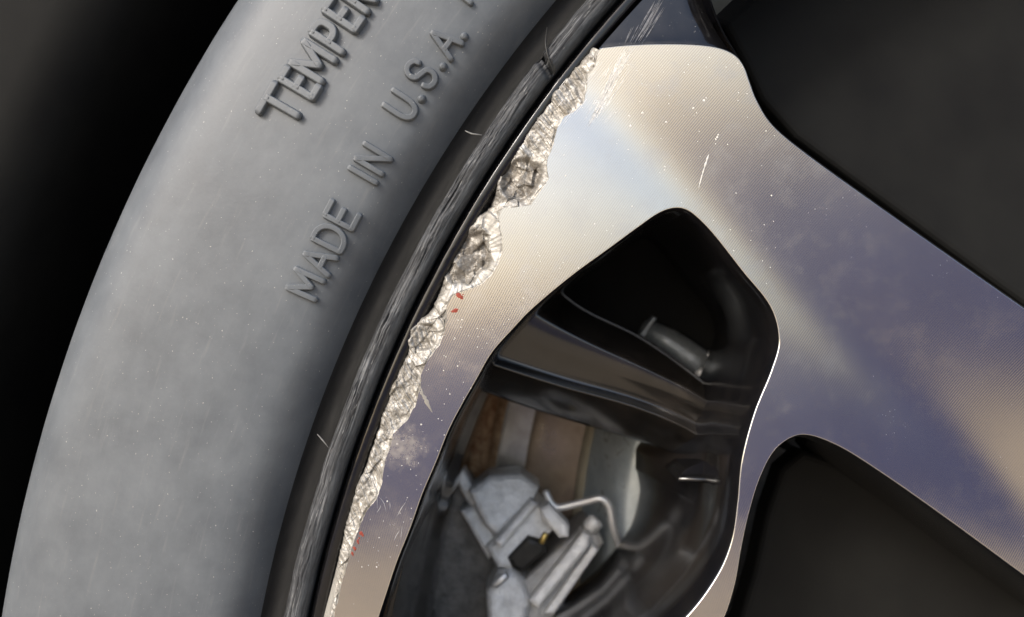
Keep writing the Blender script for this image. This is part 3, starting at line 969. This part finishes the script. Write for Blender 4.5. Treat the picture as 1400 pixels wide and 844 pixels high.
def on_pocket(px, py, up=0.3):
    k = np.argsort(np.hypot(vp_px[:, 0] - px, vp_px[:, 1] - py))[:3]
    return np.array([px - 700, yp[k].mean() - up - 0.6, 422 - py])


TIP = np.array([803, 173.0])
for k in range(46):
    top = np.array([rng.normal(906, 9) - 12, -8.0]) + np.array([rng.normal(0, 3), 0])
    top = np.array([rng.normal(903, 10), -6.0])
    a = rng.uniform(0.36, 0.72); b = min(1.0, a + rng.uniform(0.1, 0.5))
    tip = TIP + rng.normal(0, 3, 2)
    p, q = top + (tip - top) * max(a, 0.42), top + (tip - top) * b
    scr.append(sliver([tuple(p), tuple((p + q) / 2 + rng.normal(0, 0.5, 2)), tuple(q)], rng.uniform(0.2, 0.5)))
pscr = []
for k in range(30):
    top = np.array([rng.normal(905, 10), -8.0]); tip = TIP + rng.normal(0, 3, 2)
    a = rng.uniform(-0.02, 0.3); b = min(0.385, a + rng.uniform(0.06, 0.35))
    pts_ = [top + (tip - top) * t for t in np.linspace(a, b, 6)]
    on_face_keep = on_face
    on_face = on_pocket
    pscr.append(sliver([tuple(p) for p in pts_], rng.uniform(0.25, 0.6)))
    on_face = on_face_keep
for k in range(16):
    p = np.array([rng.uniform(770, 850), rng.uniform(80, 150)]); l = rng.uniform(12, 45)
    scr.append(sliver([tuple(p), tuple(p + np.array([-0.62, 0.78]) * l * 0.5), tuple(p + np.array([-0.62, 0.78]) * l)], rng.uniform(0.2, 0.4)))
scr.append(sliver([(966, 218), (961, 235), (955, 258)], 0.9)); scr.append(sliver([(968, 212), (965, 222), (962, 232)], 1.3))
for k in range(7):
    p = np.array([rng.uniform(515, 555), rng.uniform(690, 745)]); a = rng.normal(-1.35, 0.3); l = rng.uniform(8, 26)
    dd = np.array([math.cos(a), math.sin(a)]) * l
    scr.append(sliver([tuple(p), tuple(p + dd * 0.5 + rng.normal(0, 1, 2)), tuple(p + dd)], rng.uniform(0.2, 0.3)))
joined('scratch_marks', pscr, pocket_scratch, wheel, kind='stuff')
joined('scratch_marks', scr, scratch_mat, face, kind='stuff')


def pebble(px, py, rad, depth_fn, seg=6, hgt=0.5):
    c0 = depth_fn(px, py)
    a = np.sort(rng.uniform(0, 2 * math.pi, seg)) if False else np.linspace(0, 2 * math.pi, seg, endpoint=False) + rng.uniform(0, 1)
    rr_ = rad * rng.uniform(0.6, 1.3, seg)
    ring = np.c_[c0[0] + rr_ * np.cos(a), np.full(seg, c0[1] + 0.3), c0[2] + rr_ * np.sin(a)]
    top = c0 - np.array([0, hgt * rad, 0])
    v = np.vstack([ring, top]); f = [(i, (i + 1) % seg, seg) for i in range(seg)]
    return v, f


spk = []
tries = 0
while len(spk) < 190 and tries < 6000:
    tries += 1
    if rng.random() < 0.62: p = (rng.uniform(480, 700), rng.uniform(430, 840))
    else: p = (rng.uniform(700, 1060), rng.uniform(60, 420))
    x, z = np.array([p[0] - 700]), np.array([422 - p[1]])
    if inside(outer, x, z)[0] and not inside(hole, x, z)[0]:
        edge = 1.0 if rng.random() < 0.75 else 1.7
        spk.append(pebble(*p, rng.uniform(0.35, 0.75) * edge, on_face))
for p in [(979, 189), (977, 192), (980, 186), (946, 150), (960, 140), (910, 168), (878, 155), (862, 172)]:
    spk.append(pebble(p[0], p[1], 1.6, on_face))
joined('dust_specks', spk, dust_mat, face, kind='stuff')
for a, b, sz, ang in [(628, 405, 4.8, 2.6), (621, 425, 4.2, 0.3), (494, 730, 3.4, 2.2), (489, 741, 2.8, 2.0), (485, 750, 3.2, 2.0), (482, 757, 2.8, 2.1), (491, 736, 1.6, 2.0), (633, 403, 1.4, 0)]:
    c0 = on_face(a, b); seg = 13
    tt = np.linspace(0, 2 * math.pi, seg, endpoint=False); kk = sz * rng.uniform(0.55, 1.25, seg)
    ex, ez = kk * np.cos(tt) * 1.25, kk * np.sin(tt) * 0.7
    ring = np.c_[c0[0] + ex * math.cos(ang) - ez * math.sin(ang), np.full(seg, c0[1] + 0.25), c0[2] + ex * math.sin(ang) + ez * math.cos(ang)]
    v = np.vstack([ring, (ring - c0) * 0.6 + c0 - np.array([0, 0.35, 0]), c0 - np.array([0, 0.25, 0])])
    f = [(i, (i + 1) % seg, seg + (i + 1) % seg) for i in range(seg)] + [(i, seg + (i + 1) % seg, seg + i) for i in range(seg)] + [(seg + i, seg + (i + 1) % seg, 2 * seg) for i in range(seg)]
    build('red_paint_fleck', v, outward(v, np.array(f), EYE), red_mat, face, smooth=False, label='tiny red paint fleck beside the kerb rash')


# ---------------------------------------------------------------- recessed black cross web inside the window
def rail(pts, step=None, n=60):
    P = np.array([W(a, b, d) for a, b, d in pts]); q = spline(P, 3.0)
    s = np.linspace(0, len(q) - 1, n)
    return np.c_[[np.interp(s, np.arange(len(q)), q[:, k]) for k in range(3)]].T


def mid_rail(a, b, t, push):
    m = a + (b - a) * t; m = m.copy(); m[:, 1] += push; return m


ra0 = rail([(745, 392, 420), (800, 436, 420), (880, 480, 420), (955, 534, 420), (1060, 625, 420)])
ra_ = rail([(735, 372, 285), (792, 420, 285), (875, 462, 280), (950, 515, 270), (1012, 567, 255), (1060, 612, 250)])
rb1 = rail([(700, 405, 205), (742, 434, 205), (805, 468, 205), (900, 512, 207), (960, 544, 210), (1010, 580, 215), (1050, 615, 220)])
rc = rail([(640, 478, 235), (700, 497, 235), (770, 518, 235), (875, 548, 235), (960, 584, 238), (992, 612, 240), (1004, 650, 245), (1010, 690, 250)])
rc2 = rail([(640, 486, 212), (700, 506, 212), (770, 528, 212), (875, 558, 214), (955, 594, 220), (982, 618, 226), (994, 652, 234), (1000, 692, 240)])
rd = rail([(620, 520, 300), (700, 550, 300), (785, 577, 300), (880, 606, 300), (930, 626, 300), (960, 660, 300), (970, 700, 300)])
rd0 = rail([(620, 525, 420), (700, 548, 420), (785, 570, 420), (880, 598, 420), (930, 615, 420), (960, 650, 420), (970, 690, 420)])
rails_web = [ra0, mid_rail(ra_, ra0, 0.15, 3), ra_, mid_rail(ra_, rb1, 0.06, -3), mid_rail(ra_, rb1, 0.85, 4), mid_rail(rb1, ra_, 0.04, -1), mid_rail(rb1, rc, 0.05, -2),
             mid_rail(rb1, rc, 0.5, 0), mid_rail(rb1, rc, 0.9, 2), rc, mid_rail(rc, rc2, 0.5, 4), mid_rail(rc, rc2, 0.9, 1), rc2, mid_rail(rc2, rd, 0.06, -2), mid_rail(rc2, rd, 0.9, -4), rd, rd0]
loft('cross_web', rails_web, dusty_gloss, wheel)
tube('web_bead', ra_[::2], 3.2, dusty_gloss, wheel, 10)
slab('web_gusset', [(986, 604), (1004, 656), (926, 656), (938, 641), (962, 630)], 182, 130, 1.0, satin, wheel, segs=1)
tube('gusset_bead', [W(928, 655, 172), W(960, 656, 168), W(1001, 657, 166)], 4.5, gloss, wheel, 12)
tube('spoke_bead', spline(np.array([W(947, 674, 230), W(966, 679, 205), W(982, 689, 190), W(972, 708, 184), W(950, 742, 180), W(913, 796, 178), W(880, 844, 176), W(835, 905, 176)]), 6.0), 5.5, gloss, wheel, 12)

# ---------------------------------------------------------------- brake disc behind the window
DX, DZ = W(1560, 760, 590)[[0, 2]]
disc = empty('brake_disc', (DX, 690, DZ), 'blurred rusty edged brake disc with grey centre hat behind the wheel window', 'brake disc')


def ring_lathe(name, prof, mat, n=220):
    th = np.linspace(0, 2 * math.pi, n, endpoint=False)
    p = np.array(prof, float)
    Tm, S = np.meshgrid(th, np.arange(len(p)), indexing='ij')
    rr_ = p[S, 0]
    v = np.stack([DX + rr_ * np.cos(Tm), p[S, 1], DZ + rr_ * np.sin(Tm)], -1).reshape(-1, 3)
    return build(name, v, grid_faces(n, len(p), True), mat, disc, uv=np.c_[(Tm * 1000).ravel(), rr_.ravel()])


def rad_at(px, py, d):
    p = W(px, py, d); return math.hypot(p[0] - DX, p[2] - DZ)


y0 = 590
R_edge = rad_at(640, 610, y0); R_f0 = rad_at(682, 610, y0); R_f1 = rad_at(796, 620, y0); R_h0 = rad_at(806, 620, y0 - 20); R_h1 = rad_at(892, 640, y0 - 150)
ring_lathe('disc_rim', [(R_edge - 6, y0 + 150), (R_edge, y0 + 140), (R_edge, y0 + 12), (R_edge - 6, y0), (R_edge - 26, y0 - 1), (R_edge - 30, y0 + 10), (R_edge - 44, y0 + 10), (R_edge - 48, y0 - 2), (R_f0, y0 - 3)], rust)
R_m = rad_at(722, 610, y0)
ring_lathe('friction_face', [(R_f0, y0 - 3), (R_f0 - 8, y0 + 2), (R_m + 6, y0 + 3), (R_m, y0 + 4)], highlight_disc)  # pale ring here and dark ring inside paint the disc's reflected light gradient
ring_lathe('inner_dark_band', [(R_m, y0 + 4), (R_m - 10, y0 + 9), ((R_m + R_f1) / 2, y0 + 11), (R_f1 + 4, y0 + 6)], disc_mat)  # dark end of that painted gradient
ring_lathe('disc_step', [(R_f1 + 4, y0 + 2), (R_f1, y0 - 12), (R_f1 - 8, y0 - 18), (R_h0, y0 - 20)], tan_mat)
hatp = []
for k in range(22):
    a = k / 21
    hatp.append((R_h0 + (R_h1 - R_h0) * a, y0 - 20 - 140 * math.sin(a * math.pi / 2) ** 0.8 + 14 * math.sin(a * 9) * (1 - a)))
ring_lathe('disc_hat', hatp, hat_mat)
ring_lathe('hub_face', [(R_h1, y0 - 160), (R_h1 - 12, y0 - 150), (R_h1 - 20, y0 - 120), (R_h1 - 220, y0 - 110), (20, y0 - 110)], dark_cast)

# ---------------------------------------------------------------- brake caliper
cal = empty('brake_caliper', W(740, 760, 500), 'blurred silver cast brake caliper with bracket and wire clip behind the wheel', 'brake caliper')
slab('bracket', [(603, 648), (640, 655), (672, 700), (720, 790), (735, 870), (600, 870), (572, 790), (584, 700)], 500, 120, 10, dark_cast, cal, (0.05, 0))
slab('bracket_rib', [(612, 640), (634, 643), (668, 704), (652, 712)], 470, 50, 8, cast, cal, (0, 0.2))
slab('mounting_ear', [(640, 672), (668, 652), (712, 650), (738, 668), (728, 690), (680, 728), (664, 716)], 440, 80, 10, cast, cal, (0.1, 0.35))
slab('casting_web', [(628, 700), (650, 690), (688, 742), (668, 764)], 450, 60, 9, cast, cal, (0.1, 0.3))
slab('casting_block', [(664, 748), (735, 688), (764, 712), (762, 722), (700, 776), (680, 774)], 422, 90, 9, cast, cal, (-0.05, 0.35))
slab('block_rib', [(676, 738), (726, 686), (736, 691), (686, 748)], 404, 40, 6, cast, cal, (0, 0.3))
boot = slab('slide_pin_boot', [(694, 764), (722, 736), (746, 742), (748, 756), (716, 784), (700, 778)], 400, 60, 9, pad_mat, cal)
slab('pin_lug', [(738, 697), (751, 690), (779, 720), (777, 734), (764, 735), (741, 708)], 390, 50, 7, cast, cal, (0, 0.3))
tube('yellow_pin', [W(740, 742, 388), W(746, 730, 388)], 6.0, brass, boot)
slab('caliper_body', [(700, 806), (742, 770), (776, 742), (806, 722), (820, 730), (828, 748), (775, 815), (755, 870), (705, 870)], 416, 120, 10, mid_cast, cal, (0.1, 0.25))
slab('body_edge', [(722, 818), (798, 731), (808, 736), (806, 750), (736, 828)], 394, 50, 7, cast, cal, (0, 0.3))
slab('pad_plate', [(742, 836), (812, 748), (820, 756), (758, 836)], 402, 60, 5, cast, cal, (0, 0.3))
slab('bolt_boss', [(664, 812), (680, 786), (700, 780), (718, 798), (728, 826), (716, 872), (668, 872)], 385, 90, 16, cast, cal, (0.1, 0.3), segs=4)
tube('bleed_screw', [W(676, 800, 372), W(692, 786, 372)], 8, zinc, cal)
clip = spline(np.array([W(746, 672, 440), W(755, 690, 430), (W(764, 694, 428)), W(800, 686, 420), W(822, 682, 412), W(832, 692, 412), W(838, 720, 416), W(848, 752, 430)]), 6.0)
tube('spring_clip', clip, 7.0, zinc, cal, 10)
tube('guide_bolt', [W(806, 722, 440), W(815, 712, 440)], 16, cast, cal)

# ---------------------------------------------------------------- suspension knuckle glimpsed above the web
kn = empty('steering_knuckle', W(940, 500, 580), 'blurred silver knuckle arm and bright bolt above the black cross web', 'suspension arm')
slab('dark_backing_plate', [(660, 240), (1120, 240), (1120, 640), (985, 570), (880, 480), (760, 425), (690, 440)], 418, 8, 3, matt_black, kn)  # added black plate in place of the shade above the web
tube('arm', [W(880, 450, 400), W(912, 468, 390), W(945, 492, 380), W(968, 512, 380)], [20, 27, 30, 32], arm_mat, kn, 24)
slab('arm_flange', [(874, 458), (893, 432), (899, 435), (881, 463)], 365, 25, 3, arm_mat, kn)
slab('bracket_tab', [(956, 486), (996, 475), (1002, 482), (982, 496), (962, 496)], 360, 40, 5, cast, kn)
tube('bolt_head', [W(954, 508, 345), W(972, 522, 340), W(982, 532, 340)], [12, 17, 16], zinc, kn, 18)
tube('bolt_nut', [W(992, 530, 360), W(1004, 546, 360)], [15, 14], cast, kn, 6)
tube('hub_boss', [W(897, 655, 425), W(905, 644, 420)], [15, 13], rust, kn, 14)
slab('tan_patch', [(540, 765), (585, 772), (604, 800), (600, 812), (540, 812)], 640, 30, 5, tan_mat, kn)  # flat tan plate filling the pale patch beside the bracket
